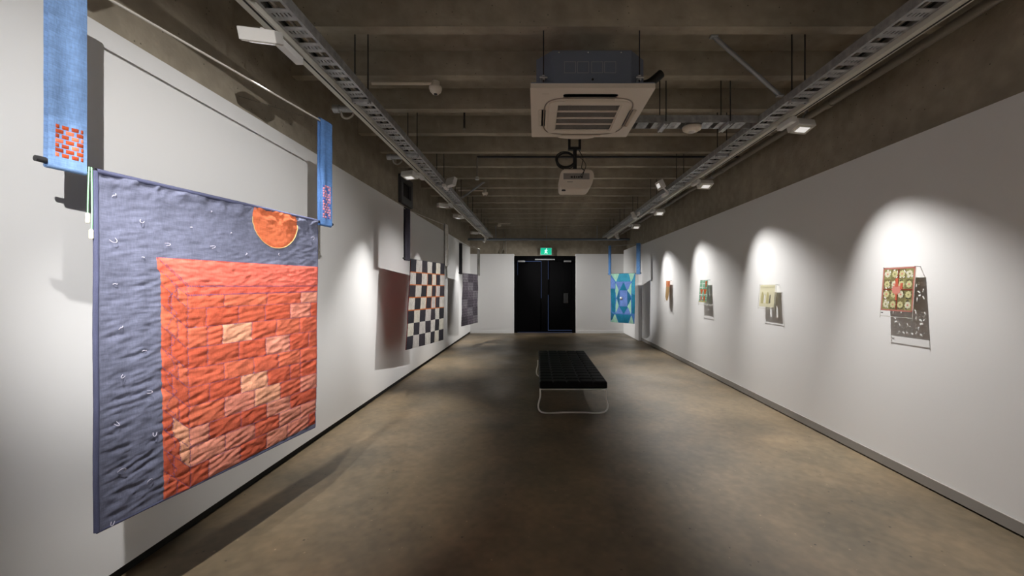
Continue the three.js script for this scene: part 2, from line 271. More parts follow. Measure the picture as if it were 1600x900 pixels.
// ------------------------------------------------------------------ the ceiling cassette
{
  const g = thing('ceiling_air_conditioner', 'square air conditioning cassette with cream panel hanging from the joists', 'air conditioner');
  const x0 = -.044, x1 = .906, z0 = 2.97, z1 = 3.945, y = EYE + 1.514, cx = (x0 + x1) / 2, cz = (z0 + z1) / 2;
  const rr4 = (a, b, c, d, r) => { const s = new THREE.Shape(); s.moveTo(a + r, c); s.lineTo(b - r, c); s.quadraticCurveTo(b, c, b, c + r); s.lineTo(b, d - r); s.quadraticCurveTo(b, d, b - r, d); s.lineTo(a + r, d); s.quadraticCurveTo(a, d, a, d - r); s.lineTo(a, c + r); s.quadraticCurveTo(a, c, a + r, c); return s; };
  const flat = (s, h, yy, bev = 0) => { const q = new THREE.ExtrudeGeometry(s, { depth: h, bevelEnabled: bev > 0, bevelSize: bev, bevelThickness: bev, bevelSegments: 2, curveSegments: 10 }); q.rotateX(-Math.PI / 2); q.translate(0, yy, 0); return q; };   // shape (x, Z) -> world z = -Z
  const outer = rr4(x0, x1, z0, z1, .012);
  const outlet = (px, pz, w, d) => { const p = new THREE.Path(); const s = rr4(px - w / 2, px + w / 2, pz - d / 2, pz + d / 2, Math.min(w, d) * .45); p.setFromPoints(s.getPoints(8)); return p; };
  const gx0 = .178, gx1 = .702, gz0 = 3.25, gz1 = 3.77, gcx = (gx0 + gx1) / 2, gcz = (gz0 + gz1) / 2;
  outer.holes.push(outlet(gcx - .01, 3.095, .44, .07), outlet(gcx + .005, 3.885, .4, .045), outlet(.05, gcz, .065, .36), outlet(.83, gcz, .065, .36));
  const hg = new THREE.Path(); hg.setFromPoints(rr4(gx0, gx1, gz0, gz1, .006).getPoints(4)); outer.holes.push(hg);
  part('panel', flat(outer, .004, y, .003), M.acPanel, g);
  part('panel_skirt', merge([box(x0, x1, y, y + .034, -z0, -z0 - .008), box(x0, x1, y, y + .034, -z1 + .008, -z1), box(x0, x0 + .008, y, y + .034, -z0 - .008, -z1 + .008), box(x1 - .008, x1, y, y + .034, -z0 - .008, -z1 + .008)]), M.acPanel, g);
  part('backing_plate', box(x0 + .004, x1 - .004, y + .034, y + .043, -z0 - .004, -z1 + .004), M.acBody, g);
  part('grille_mesh', box(gx0 + .002, gx1 - .002, y + .020, y + .026, -gz0 - .002, -gz1 + .002), S(0x4c4946, .8), g);
  for (let k = 1; k < 4; k++) part('grille_bar', rbox(gx1 - gx0, .018, .012, .004, gcx, y + .006, -(gz0 + (gz1 - gz0) * k / 4)), M.acPanel, g);
  { const fine = []; for (let k = 0; k < 40; k++) fine.push(box(gx0 + .013 * (k + .3), gx0 + .013 * (k + .3) + .003, y + .008, y + .017, -gz0 - .004, -gz1 + .004)); for (let k = 1; k < 36; k++) fine.push(box(gx0, gx1, y + .009, y + .0165, -gz0 - .0146 * k, -gz0 - .0146 * k - .003)); const m = part('grille_weave', merge(fine), M.acMesh, g); m.userData.kind = 'stuff'; }
  const ring = []; for (let k = 0; k <= 60; k++) { const a = k / 60 * Math.PI * 2, c = Math.cos(a), s = Math.sin(a), e = .42; ring.push(V(gcx + Math.sign(c) * Math.abs(c) ** e * .375, y - .004, -(gcz - .02 + Math.sign(s) * Math.abs(s) ** e * .372))); }
  part('groove_ring', tube(ring.slice(0, 60), .006, 120, 6, true), S(0x8d8175, .6), g);
  part('inner_frame', flat((() => { const s = rr4(gx0 - .07, gx1 + .07, gz0 - .07, gz1 + .06, .06); const h = new THREE.Path(); h.setFromPoints(rr4(gx0 - .01, gx1 + .01, gz0 - .01, gz1 + .01, .008).getPoints(5)); s.holes.push(h); return s; })(), .006, y - .007, .002), M.acPanel, g);
  const flap = (w, d, x, z, tilt, ax) => { const q = rbox(w, .008, d, .003); ax === 'x' ? q.rotateX(tilt) : q.rotateZ(tilt); q.translate(x, y + .002, -z); part('air_flap', q, M.acFlap, g); };
  part('air_flap', (() => { const q = rbox(.4, .006, .03, .0025); q.rotateX(-.25); q.translate(gcx - .01, y - .012, -3.142); return q; })(), M.acFlap, g); flap(.38, .05, gcx + .005, 3.90, .5, 'x'); flap(.03, .33, .032, gcz, .4, 'z'); flap(.03, .33, .848, gcz, -.4, 'z');
  part('rear_bulge', (() => { const q = new THREE.SphereGeometry(1, 24, 12); q.scale(.19, .022, .03); q.translate(gcx - .04, y - .004, -3.93); return q; })(), M.acPanel, g);
  part('name_mark', box(.045, .1, y - .004, y - .0025, -3.05, -3.066), M.acFlap, g);
  // casing: a box with cut corners
  const bx0 = x0 + .05, bx1 = x1 - .05, bz0 = z0 + .05, bz1 = z1 - .055, ch = .125;
  const oct = new THREE.Shape([[bx0 + ch, bz0], [bx1 - ch, bz0], [bx1, bz0 + ch], [bx1, bz1 - ch], [bx1 - ch, bz1], [bx0 + ch, bz1], [bx0, bz1 - ch], [bx0, bz0 + ch]].map(p => new THREE.Vector2(...p)));
  const casing = part('casing', flat(oct, .268, y + .04, .006), M.acBody, g);
  for (let k = 0; k < 4; k++) { const a = .215 + .1 * k + (k > 1 ? .01 : 0), yb = y + .135, hh = .085, zz = -bz0 + .0075, e = .0035;
    part('embossed_square', merge([box(a, a + .09, yb, yb + e, zz, zz - .003), box(a, a + .09, yb + hh, yb + hh + e, zz, zz - .003), box(a, a + e, yb, yb + hh, zz, zz - .003), box(a + .09 - e, a + .09, yb, yb + hh + e, zz, zz - .003)]), M.steel, casing); }
  for (const x of [.175, .4, .655]) part('screw', (() => { const q = new THREE.SphereGeometry(.005, 8, 6); q.translate(x, y + .295, -bz0 + .006); return q; })(), M.chrome, casing);
  part('drain_plug', (() => { const q = new THREE.CylinderGeometry(.008, .008, .008, 12); q.rotateX(Math.PI / 2); q.translate(.435, y + .085, -bz0 + .008); return q; })(), M.acDark, casing);
  for (const [x, z] of [[bx0 + .05, bz0 + .03], [bx1 - .05, bz0 + .03], [bx0 + .05, bz1 - .03], [bx1 - .05, bz1 - .03]]) {
    part('hanger_bracket', merge([box(x - .025, x + .025, y + .115, y + .119, -z - .025, -z + .025), box(x - .022, x - .018, y + .06, y + .13, -z - .022, -z + .02)]), M.steel, g);
    part('hanger_nut', merge([(() => { const q = new THREE.CylinderGeometry(.014, .014, .012, 6); q.translate(x, y + .128, -z); return q; })(), (() => { const q = new THREE.CylinderGeometry(.014, .014, .012, 6); q.translate(x, y + .105, -z); return q; })(), bar(V(x - .03, y + .112, -z + .02), V(x + .03, y + .108, -z + .02), .005, 6)]), M.chrome, g);
    part('threaded_rod', bar(V(x, y + .08, -z), V(x, 3.628, -z), .005, 8), M.rodDark, g);
  }
  part('insulated_pipe', tube([V(bx1 - .02, y + .18, -3.3), V(bx1 + .08, y + .19, -3.28), V(bx1 + .15, y + .235, -3.27), V(bx1 + .19, y + .27, -3.27)], .036, 24, 12), M.black, g);
  part('insulated_pipe', tube([V(bx1 + .06, y + .2, -3.3), V(bx1 + .055, y + .12, -3.3), V(bx1 + .03, y + .06, -3.3)], .026, 16, 10), M.black, g);
  settle(g); g.scale.setScalar(.875); g.position.set(.4474, 2.702, -3.0306);
}
// ------------------------------------------------------------------ projector
{
  const g = thing('ceiling_projector', 'white projector on a black ceiling mount with coiled cable', 'projector');
  const z = 4.5, y0 = EYE + 1.14, y1 = EYE + 1.345, xa = (876 - VPX) / FOCAL * z, xb = (927 - VPX) / FOCAL * z, cx = (xa + xb) / 2;
  const s = new THREE.Shape(); const w = (xb - xa) / 2, h = y1 - y0;   // side-to-side outline, front view
  s.moveTo(-w + .03, 0); s.lineTo(w - .075, 0); s.quadraticCurveTo(w - .03, .01, w - .012, h * .45); s.lineTo(w, h * .62); s.quadraticCurveTo(w, h, w - .05, h); s.lineTo(-w + .05, h); s.quadraticCurveTo(-w + .01, h, -w, h * .55); s.lineTo(-w, h * .2); s.quadraticCurveTo(-w, 0, -w + .03, 0);
  const q = new THREE.ExtrudeGeometry(s, { depth: .28, bevelEnabled: true, bevelSize: .012, bevelThickness: .012, bevelSegments: 3, curveSegments: 8 }); q.translate(cx, y0 - .0, -z - .30);
  const body = part('body', q, M.acPanel, g);
  part('socket_panel', rbox(.30, .07, .006, .002, cx - .005, y0 + .135, -z - .006), M.acMesh, body);
  for (const [dx, ww, hh] of [[-.06, .025, .018], [-.03, .014, .026], [-.005, .016, .014], [.02, .022, .016], [.055, .026, .02]]) part('socket', rbox(ww, hh, .006, .002, cx + dx, y0 + .125, -z - .001), M.acDark, body);
  part('name_mark', box(cx - .115, cx - .05, y0 + .062, y0 + .07, -z + .0135, -z + .011), M.acMesh, body);
  part('top_plate', rbox(.3, .025, .2, .006, cx, y1 + .012, -z - .14), M.acFlap, g);
  part('lens_stub', (() => { const k = new THREE.CylinderGeometry(.02, .024, .02, 14); k.translate(cx - .15, y0 - .012, -z - .05); return k; })(), M.black, g);
  const fx = (898 - VPX) / FOCAL * (z + .14), zc = -z - .14, yt = 3.39;
  part('mount_column', merge([box(fx - .078, fx - .05, y1 + .30, yt + .05, zc - .02, zc + .02), box(fx + .045, fx + .073, y1 + .30, yt + .05, zc - .02, zc + .02), box(fx - .078, fx + .073, y1 + .28, y1 + .31, zc - .025, zc + .025), box(fx - .02, fx + .022, y1 + .03, y1 + .3, zc - .02, zc + .02)]), M.black, g);
  part('mount_plate', rbox(.18, .015, .14, .004, fx, y1 + .03, zc), M.black, g);
  part('ceiling_bracket', box(fx - .1, fx + .1, 3.38, 3.4, zc - .12, zc + .3), M.black, g);
  const lc = V(fx - .115, y1 + .135, zc + .07);
  for (let k = 0; k < 5; k++) { const pts = [], r = .085 + .008 * Math.sin(k * 2.1), o = k * .009; for (let a = 0; a < 24; a++) { const t = a / 24 * Math.PI * 2; pts.push(V(lc.x + (r + .02) * Math.cos(t) + .006 * Math.sin(k), lc.y + r * Math.sin(t) + .006 * Math.cos(k * 3), lc.z - .02 + o + .01 * Math.sin(t + k))); } part('cable_coil', tube(pts, .0065, 60, 6, true), M.black, g); }
  part('cable', tube([V(fx + .05, y1 + .26, zc + .03), V(fx + .09, y1 + .16, zc + .06), V(fx + .07, y1 + .04, zc + .1), V(fx + .09, y1 - .02, -z + .03), V(cx + .06, y0 + .13, -z + .01)], .005, 40, 6), M.black, g);
  part('cable', tube([V(fx + .03, y1 + .2, zc + .05), V(fx + .11, y1 + .1, zc + .09), V(fx + .1, y1 + .0, -z + .03), V(cx + .03, y0 + .12, -z + .01)], .004, 40, 6), M.black, g);
  settle(g); g.scale.setScalar(.875); g.position.set(.3882, 2.3782, -4.004);
}
// ------------------------------------------------------------------ pipes, detectors, exit sign and other ceiling fittings
{
  const p = thing('service_pipe', 'long grey pipe running above the prints wall', 'pipe');
  part('pipe_run', bar(W(2.5, 1.565, -4.4), W(2.5, 1.565, 11.9), .031, 18), M.pipe, p);
  for (let z = -2.4; z < 11; z += 1.9) { part('coupling', bar(W(2.5, 1.565, z), W(2.5, 1.565, z + .07), .038, 18), M.pipe, p); part('pipe_clip', merge([box(2.49, 2.51, EYE + 1.565, JB - .001, -z - .3, -z - .325), bar(W(2.5, 1.565, z + .3), W(2.5, 1.565, z + .325), .036, 14)]), M.steel, p); }
  settle(p);
  const det = (label, x, y, z, xFrom) => {
    const g = thing('smoke_detector', label, 'detector', 'detectors under the joists');
    const q = new THREE.LatheGeometry([[0, -.055], [.028, -.052], [.034, -.04], [.046, -.034], [.052, -.012], [.052, .004], [.034, .01], [.034, .05], [0, .05]].map(a => new THREE.Vector2(...a)), 24); q.translate(x, EYE + y, -z);
    part('housing', q, M.acPanel, g);
    part('sensor_hole', (() => { const k = new THREE.CylinderGeometry(.015, .015, .004, 12); k.translate(x, EYE + y - .055, -z); return k; })(), M.acDark, g);
    if (xFrom !== undefined) part('conduit', bar(W(xFrom, y + .035, z), W(x, y + .035, z), .013, 10), M.acPanel, g);
    return settle(g);
  };
  det('cream smoke detector on a white conduit below the second joist', -.845, 1.67, 3.274, -1.38);
  det('cream smoke detector on a white conduit past the ceiling projector', -.91, 1.67, 6.92, -1.38);
  det('small cream detector near the exit door', -1.0, 1.67, 10.57, -.7);
  const sp = thing('sprinkler_pipe', 'thin pipe crossing the ceiling behind the projector with a drop', 'pipe');
  part('pipe_run', bar(W(-.79, 1.735, 5.22), W(2.74, 1.735, 5.22), .014, 10), M.rodDark, sp);
  part('pipe_drop', bar(W(-.79, 1.74, 5.22), W(-.79, 1.47, 5.22), .012, 10), M.pipe, sp);
  part('sprinkler_head', merge([bar(W(-.79, 1.47, 5.22), W(-.79, 1.435, 5.22), .02, 10), bar(W(-.79, 1.435, 5.22), W(-.79, 1.43, 5.22), .028, 12)]), M.chrome, sp);
  settle(sp);
  const sh = thing('ceiling_sprinkler', 'small brass coloured sprinkler tip under a joist near the projector', 'sprinkler');
  part('stem', bar(W(-.805, 1.87, 4.366), W(-.805, 1.77, 4.366), .012, 10), M.rodDark, sh); part('deflector', bar(W(-.805, 1.768, 4.366), W(-.805, 1.758, 4.366), .022, 12), M.pipe, sh); part('pipe_drop', bar(W(-.805, 1.87, 4.366), W(-.805, 1.955, 4.366), .01, 8), M.rodDark, sh); settle(sh);
  // electrical box on the concrete
  const vb = thing('wall_vent', 'dark grey square vent on the concrete above the checkered quilt strap', 'vent');
  { const z = 6.0, y = EYE + 1.455; part('vent_frame', merge([box(CL, CL + .05, y - .21, y + .21, -z + .26, -z + .18), box(CL, CL + .05, y - .21, y + .21, -z - .18, -z - .26), box(CL, CL + .05, y - .21, y - .1, -z + .18, -z - .18), box(CL, CL + .05, y + .13, y + .21, -z + .18, -z - .18)]), S(0x55565a, .6), vb); part('vent_mouth', box(CL, CL + .012, y - .1, y + .13, -z + .18, -z - .18), M.black, vb); settle(vb); }
  const stub = (label, z, y) => { const g = thing('conduit_stub', label, 'conduit', 'conduit stubs beside the tray'); part('stub', bar(W(-1.62, y, z), W(-1.46, y, z), .026, 14), M.galv, g); part('collar', bar(W(-1.63, y, z), W(-1.58, y, z), .032, 14), M.galv, g); part('cable_loop', tube([W(-1.57, y, z), W(-1.55, y - .07, z - .02), W(-1.51, y - .09, z - .03), W(-1.475, y - .05, z), W(-1.47, y, z)], .008, 24, 6), M.rodPale, g); return settle(g); };
  stub('short silver conduit with a cable loop beside the nearer tray rods', 3.14, 1.43); stub('short silver conduit beside the tray before the square vent', 4.27, 1.42);
  // pipes before the end wall
  const ep = thing('end_wall_pipe', 'blue-grey horizontal pipe crossing above the exit door', 'pipe'); part('pipe_run', bar(W(-2.02, 1.40, 11.55), W(2.76, 1.40, 11.55), .035, 14), S(0x6f7884, .45, { metalness: .4 }), ep); for (const x of [-1.2, .3, 1.8]) part('pipe_clip', box(x - .01, x + .01, EYE + 1.40, SL, -11.54, -11.56), M.steel, ep); settle(ep);
  const bp = thing('end_wall_conduit', 'pair of bent conduits rising above the end wall by the dark quilt', 'conduit');
  for (const [x, k] of [[-.93, 0], [-1.0, 1]]) part('conduit', tube(k ? [W(-1.06, 1.0, 11.9), W(-1.06, 1.09, 11.9), W(-1.04, 1.12, 11.9), W(-1.0, 1.13, 11.9), W(x, 1.17, 11.9), W(x, 1.6, 11.9), W(x, 1.94, 11.9)] : [W(x, 1.0, 11.9), W(x, 1.5, 11.9), W(x, 1.94, 11.9)], .014, 40, 8), M.pipe, bp); settle(bp);
  // exit sign
  const ex = thing('exit_sign', 'green lit exit sign with white running figure above the door', 'sign');
  const c = W(.295, 1.075, 11.86), w = .33, h = .2;
  part('housing', rbox(w + .02, h + .03, .05, .008, c.x, c.y, c.z - .03), M.lampWhite, ex);
  part('face', box(c.x - w / 2, c.x + w / 2, c.y - h / 2, c.y + h / 2, c.z - .004, c.z), new THREE.MeshStandardMaterial({ color: 0x0c8a63, roughness: .5, emissive: new THREE.Color().setRGB(.0, .42, .25), emissiveIntensity: 1 }), ex);
  const glow = new THREE.MeshStandardMaterial({ color: 0xffffff, roughness: .5, emissive: new THREE.Color().setRGB(.6, .9, .8), emissiveIntensity: 1 });
  const limb = (a, b, r) => bar(V(c.x + a[0], c.y + a[1], c.z + .002), V(c.x + b[0], c.y + b[1], c.z + .002), r, 8);
  part('running_figure', merge([limb([.008, .045], [-.004, -.01], .014), limb([-.004, -.01], [.03, -.035], .01), limb([.03, -.035], [.028, -.075], .009), limb([-.004, -.01], [-.015, -.045], .01), limb([-.015, -.045], [-.05, -.06], .009), limb([.008, .04], [.045, .02], .008), limb([.008, .04], [-.03, .03], .008), limb([-.03, .03], [-.04, .0], .007), (() => { const q = new THREE.SphereGeometry(.016, 12, 8); q.scale(1, 1, .5); q.translate(c.x + .016, c.y + .07, c.z + .002); return q; })()]), glow, ex);
  settle(ex);
  const el = new THREE.RectAreaLight(new THREE.Color().setRGB(.1, 1, .65), .8, w, h); el.name = 'exit_sign_light'; el.position.set(c.x, c.y, c.z + .03); el.lookAt(c.x, c.y, c.z + 5); scene.add(el);
}

// ------------------------------------------------------------------ bench
{
  const g = thing('gallery_bench', 'long black tufted leather bench on a chrome loop frame', 'bench');
  const x0 = .035, x1 = .785, za = 4.30, zb = 6.40, cx = (x0 + x1) / 2, y0 = .275, y1 = .335;
  part('cushion_base', rbox(x1 - x0, y1 - y0, zb - za, .02, cx, (y0 + y1) / 2, -(za + zb) / 2, 3), M.leather, g);
  const nx = 5, nz = 14, px = (x1 - x0) / nx, pz = (zb - za) / nz;
  const pad = rbox(px + .002, .045, pz + .002, .02, 0, 0, 0, 3); { const p = pad.attributes.position; for (let i = 0; i < p.count; i++) { const u = p.getX(i) / px * 2, v = p.getZ(i) / pz * 2; if (p.getY(i) > 0) p.setY(i, p.getY(i) - .012 * (u * u * v * v)); } pad.computeVertexNormals(); }
  for (let i = 0; i < nx; i++) for (let k = 0; k < nz; k++) { const m = part('pad', pad, M.leather, g); m.position.set(x0 + px * (i + .5), y1 + .002, -(za + pz * (k + .5))); }
  const btn = new THREE.SphereGeometry(.011, 10, 6); btn.scale(1, .5, 1);
  for (let i = 1; i < nx; i++) for (let k = 1; k < nz; k++) { const m = part('button', btn, M.leather, g); m.position.set(x0 + px * i, y1 + .004, -(za + pz * k)); }
  part('frame_rail', rbox(x1 - x0 + .004, .014, .02, .004, cx, y0 - .007, -za - .012), M.chrome, g);
  part('frame_rail', rbox(.02, .014, zb - za - .02, .004, x0 + .02, y0 - .008, -(za + zb) / 2), M.chrome, g);
  part('frame_rail', rbox(.02, .014, zb - za - .02, .004, x1 - .02, y0 - .008, -(za + zb) / 2), M.chrome, g);
  for (const z of [4.31, 6.05]) { const e = z < 5 ? 0 : .02, a = x0 + .008 - e, b = x1 - .02 + e;
    part('leg_loop', tube([V(a, y0 - .012, -z), V(a, .19, -z), V(a - .022, .08, -z), V(a - .006, .03, -z), V(a + .05, .008, -z), V(cx - .1, .0125, -z), V(cx + .1, .0125, -z), V(b - .05, .008, -z), V(b + .006, .03, -z), V(b + .022, .08, -z), V(b, .19, -z), V(b, y0 - .012, -z)], .0095, 90, 8), M.chrome, g); }
  settle(g);
}

// ------------------------------------------------------------------ hanging quilts
const perlin = new ImprovedNoise(), N = (x, y, z = 0) => perlin.noise(x, y, z);
const ridge = (x, y, z) => 1 - Math.abs(N(x, y, z)) * 2;
class QuiltFrame {                                  // a vertical plane: origin at its top corner, e along it, n towards the viewer
  constructor(A, B) { this.O = A.clone(); this.e = B.clone().sub(A); this.e.y = 0; this.e.normalize(); this.n = V(-this.e.z, 0, this.e.x); this.turn = Math.atan2(-this.e.z, this.e.x); }
  uv(px, py) { const d = V((px - VPX) / FOCAL, (VPY - py) / FOCAL, -1), o = V(0, EYE, 0), t = this.O.clone().sub(o).dot(this.n) / d.dot(this.n), q = o.addScaledVector(d, t).sub(this.O); return [q.dot(this.e), q.y]; }
}
function quad(c, nx, ny, surf, lift, puff, back = false) {      // c = TL, TR, BR, BL in (u, v)
  const pos = [], uv = [], idx = [];
  for (let j = 0; j <= ny; j++) for (let i = 0; i <= nx; i++) {
    const s = i / nx, t = j / ny, u = (1 - t) * ((1 - s) * c[0][0] + s * c[1][0]) + t * ((1 - s) * c[3][0] + s * c[2][0]), v = (1 - t) * ((1 - s) * c[0][1] + s * c[1][1]) + t * ((1 - s) * c[3][1] + s * c[2][1]);
    const e = Math.min(1, Math.min(s, 1 - s) * nx / 1.5, Math.min(t, 1 - t) * ny / 1.5);
    pos.push(u, v, surf(u, v) + lift + puff * Math.sqrt(e)); uv.push(u, v);
  }
  for (let j = 0; j < ny; j++) for (let i = 0; i < nx; i++) { const a = j * (nx + 1) + i, b = a + 1, d = a + nx + 1, f = d + 1; back ? idx.push(a, b, d, b, f, d) : idx.push(a, d, b, b, d, f); }
  const g = new THREE.BufferGeometry(); g.setAttribute('position', new THREE.Float32BufferAttribute(pos, 3)); g.setAttribute('uv', new THREE.Float32BufferAttribute(uv, 2)); g.setIndex(idx); g.computeVertexNormals(); return g;
}
const cells = (c, step) => { const L = (a, b) => Math.hypot(a[0] - b[0], a[1] - b[1]); return [Math.max(3, Math.round(Math.max(L(c[0], c[1]), L(c[3], c[2])) / step)), Math.max(3, Math.round(Math.max(L(c[0], c[3]), L(c[1], c[2])) / step))]; };
const dashGeo = new THREE.BoxGeometry(1, 1, 1);
function dashes(list, a, b, surf, len, gap, wid, lift) {
  const L = Math.hypot(b[0] - a[0], b[1] - a[1]), n = Math.floor(L / (len + gap)), ang = Math.atan2(b[1] - a[1], b[0] - a[0]);
  for (let k = 0; k < n; k++) { const t = (k + .5) / n, u = a[0] + (b[0] - a[0]) * t, v = a[1] + (b[1] - a[1]) * t; const g = dashGeo.clone(); g.scale(len, wid, .0012); g.rotateZ(ang + rr(-.15, .15)); g.translate(u, v, surf(u, v) + lift); list.push(g); }
}
function hanging(label, A, B, opt) {                // the shared hardware; returns group, frame
  const f = new QuiltFrame(A, B), g = thing('hanging_quilt', label, 'quilt', 'quilts hanging on cloth straps');
  g.position.set(A.x, A.y, A.z); g.rotation.y = f.turn;
  const { s0, s1, s2, s3, top, strapMat, rodMat = M.rodDark, topRodMat = M.rodPale, drop = 0 } = opt;     // strap limits along u: left s0..s1, right s2..s3; top = rod height over the quilt's top edge
  part('top_rod', bar(V(s0 - .01, top, 0), V(s3 + .01, top, 0), .0055, 12), topRodMat, g);
  part('lower_rod', bar(V(s0 - .012, .0, -.004), V(s3 + .012, .0, -.004), .008, 12), rodMat, g);
  for (const u of [s0 - .011, s3 + .011]) part('rod_cap', bar(V(u - .012, 0, -.004), V(u + .012, 0, -.004), .0105, 12), rodMat, g);
  const straps = [[s0, s1, strapMat[0]], [s2, s3, strapMat[1]]].map(([a, b, m], q) => {
    const fold = u => .0025 * Math.sin(u * 90 + q);
    const surf = (u, v) => .011 + fold(u) * (.3 + .7 * Math.sin(Math.PI * (v + .02) / (top + .04))) + .002 * N(u * 20, v * 9, q * 5);
    const c = [[a, top + .008], [b, top + .008], [b, -.014], [a, -.014]];
    const front = quad(c, 14, 40, surf, 0, 0), rear = quad(c, 14, 20, (u, v) => surf(u, v) - .022, 0, 0, true);
    const rim = []; for (const v of [top + .008, -.014]) { const h = new THREE.CylinderGeometry(.011, .011, b - a, 12, 1, true, 0, Math.PI); h.rotateZ(Math.PI / 2); h.rotateX(v > 0 ? -Math.PI / 2 + Math.PI / 2 : Math.PI); h.translate((a + b) / 2, v, 0); rim.push(h); }
    const m_ = part('strap', merge([front, rear, ...rim]), m, g);
    return { mesh: m_, surf, a, b };
  });
  if (opt.wire) part('hanging_wire', bar(V(opt.wire, top, 0), V(opt.wire, SL - A.y, 0), .0014, 6), M.wire, g);
  else for (const u of [s0 + .06, s3 - .06]) { const p = f.O.clone().addScaledVector(f.e, u), w = V(CL, EYE + 1.3, p.z).sub(f.O), to = V(w.dot(f.e), w.y, w.dot(f.n)); part('hanging_wire', bar(V(u, top, 0), to, .0009, 6), M.rodDark, g); }
  return { g, f, straps };
}
// ---- the brick quilt
{
  const Zn = 1.47, Zf = 2.584, A = V((147 - VPX) / FOCAL * Zn, EYE + (VPY - 267) / FOCAL * Zn, -Zn), B = V((494 - VPX) / FOCAL * Zf, EYE, -Zf);
  const f0 = new QuiltFrame(A, B), q = (x, y) => f0.uv(x, y);
  const uL = px => q(px, 300)[0];
  const blue = cloth(0x84a8dc), blue2 = cloth(0x5f8ccb);
  const topH = q(500, 188)[1];
  const { g, straps } = hanging('large quilt of an orange brick well under an orange sun', A, B, { s0: uL(71), s1: uL(133), s2: uL(498.5), s3: uL(516.5), top: topH, strapMat: [blue, blue2] });
  const TLc = [0, 0], TRc = [q(494, 345)[0], .0], BRc = q(491, 667), BLc = [q(147, 831)[0], q(147, 831)[1]];
  const Wd = TRc[0], H = -BLc[1];
  const surf = (u, v) => {
    const t = -v / H, brick = u > .12 && t > .22 ? 1.25 : .5 + .7 * Math.min(1, t * 1.4), low = Math.min(1, .45 + t);
    const topG = Math.exp(v / .045);                // gathers under the top rod
    const sk = v - .16 * u;
    const ed = Math.min(1, .15 + u / .05, .15 + Math.max(0, Wd - u) / .05, .15 + Math.max(0, H + v) / .04);
    return .012 + .008 * N(u * 2.2, v * 2.0, 3) * Math.min(1, t * 6) + .0045 * ed * brick * low * (ridge(u * 7, sk * 32, 1) - .5) + .0036 * ed * brick * (ridge(u * 15, v * 52, 9) - .5)
      + topG * (.03 * N(u * 13, v * 22, 4) + .012 * (ridge(u * 26, v * 30, 7) - .5)) * Math.min(1, -v / .012) + .004 * Math.sin(u * 4 + 1) * t;
  };
  const body = [TLc, TRc, BRc, BLc];
  const panel = part('quilt_panel', merge([quad(body, 150, 190, surf, 0, 0), quad(body, 40, 50, (u, v) => surf(u, v) - .012, 0, 0, true)]), M.slate, g, 'slate blue quilted cloth');
  // binding round the edge
  const edge = (a, b, r, n = 60) => { const pts = []; for (let k = 0; k <= n; k++) { const t = k / n, u = a[0] + (b[0] - a[0]) * t, v = a[1] + (b[1] - a[1]) * t; pts.push(V(u, v, surf(u, v) - .005)); } return tube(pts, r, n * 2, 8); };
  for (const [a, b, r] of [[TLc, BLc, .0085], [BLc, BRc, .007], [TRc, BRc, .006], [TLc, TRc, .010]]) part('binding', edge(a, b, r), M.slateDark, panel);
  const brickM = [0xde6a4c, 0xd66042, 0xe37454, 0xd46244].map(c => cloth(c)), paleM = [0xf29c83, 0xf4ac8a, 0xee937c].map(c => cloth(c)), coral = cloth(0xfb7a67), coral2 = cloth(0xf66f58);
  const stitches = [];
  const addPatch = (name, c, mat, puff = .0035, st = true) => {
    const [nx, ny] = cells(c, .0085);
    const m = part(name, quad(c, nx, ny, surf, .0008, puff), mat, panel);
    if (st) for (let k = 0; k < 2; k++) dashes(stitches, c[k], c[k + 1], surf, .0055, .0042, .0018, .0026);
    return m;
  };
  const P4 = (...p) => p.map(([x, y]) => q(x, y));
  // rim of the well
  addPatch('rim_patch', P4([239, 402], [493.5, 417], [493.5, 447], [287, 447.5]), coral, .003);
  addPatch('rim_patch', P4([287, 447.5], [493.5, 447], [493, 455.5], [288, 462]), coral2, .002);
  addPatch('rim_patch', P4([239, 402], [287, 447.5], [288, 462], [240, 420]), coral2, .002);
  dashes(stitches, q(252, 412), q(290, 447), surf, .0055, .0042, .0018, .0045); dashes(stitches, q(287, 447), q(493, 447), surf, .0055, .0042, .0022, .003); dashes(stitches, q(288, 461), q(493, 455), surf, .0055, .0042, .0022, .003);
  const bl = [462, 482, 512.5, 545, 577, 606, 636, 670, 699, 730, 762], br = [456, 472.5, 494, 517, 541, 562, 583, 605, 624, 643, 662];
  const xl = k => 288 + .45 * k, yAt = (k, x) => bl[k] + (br[k] - bl[k]) * (x - 290) / 200;
  const rows = [   // joints along each course; p marks a pale brick that follows
    [0, 347, 415, 467, 'p', 493], [0, 318, 370, 412, 451, 'p', 482.5, 493], [0, 321, 345, 'p', 391.7, 430, 466, 493], [0, 321, 371, 413, 'p', 451, 480, 493],
    [0, 347, 394, 432.5, 467, 493], [0, 323, 373, 'p', 415, 451, 467, 492.5], [0, 347, 'p', 394, 'p', 435, 467, 'p', 492.5], [0, 'p', 322, 372, 413, 'p', 451, 492],
    [0, 'p', 347, 'p', 394, 433, 'p', 467, 'p', 491.5], [0, 321, 'p', 371, 413, 'p', 447, 'p', 480, 490.5]];
  rows.forEach((r, k) => {
    let pale = false, x = null, n = 0;
    for (const t of r) {
      if (t === 'p') { pale = true; continue; }
      if (x === null) { x = t || xl(k); continue; }
      const x1 = t, mats = pale ? paleM : brickM;
      addPatch(pale ? 'pale_brick_patch' : 'brick_patch', P4([x, yAt(k, x)], [x1, yAt(k, x1)], [x1, yAt(k + 1, x1)], [x, yAt(k + 1, x)]), mats[(k * 3 + n++ * 2) % mats.length], .0032);
      pale = false; x = x1;
    }
  });
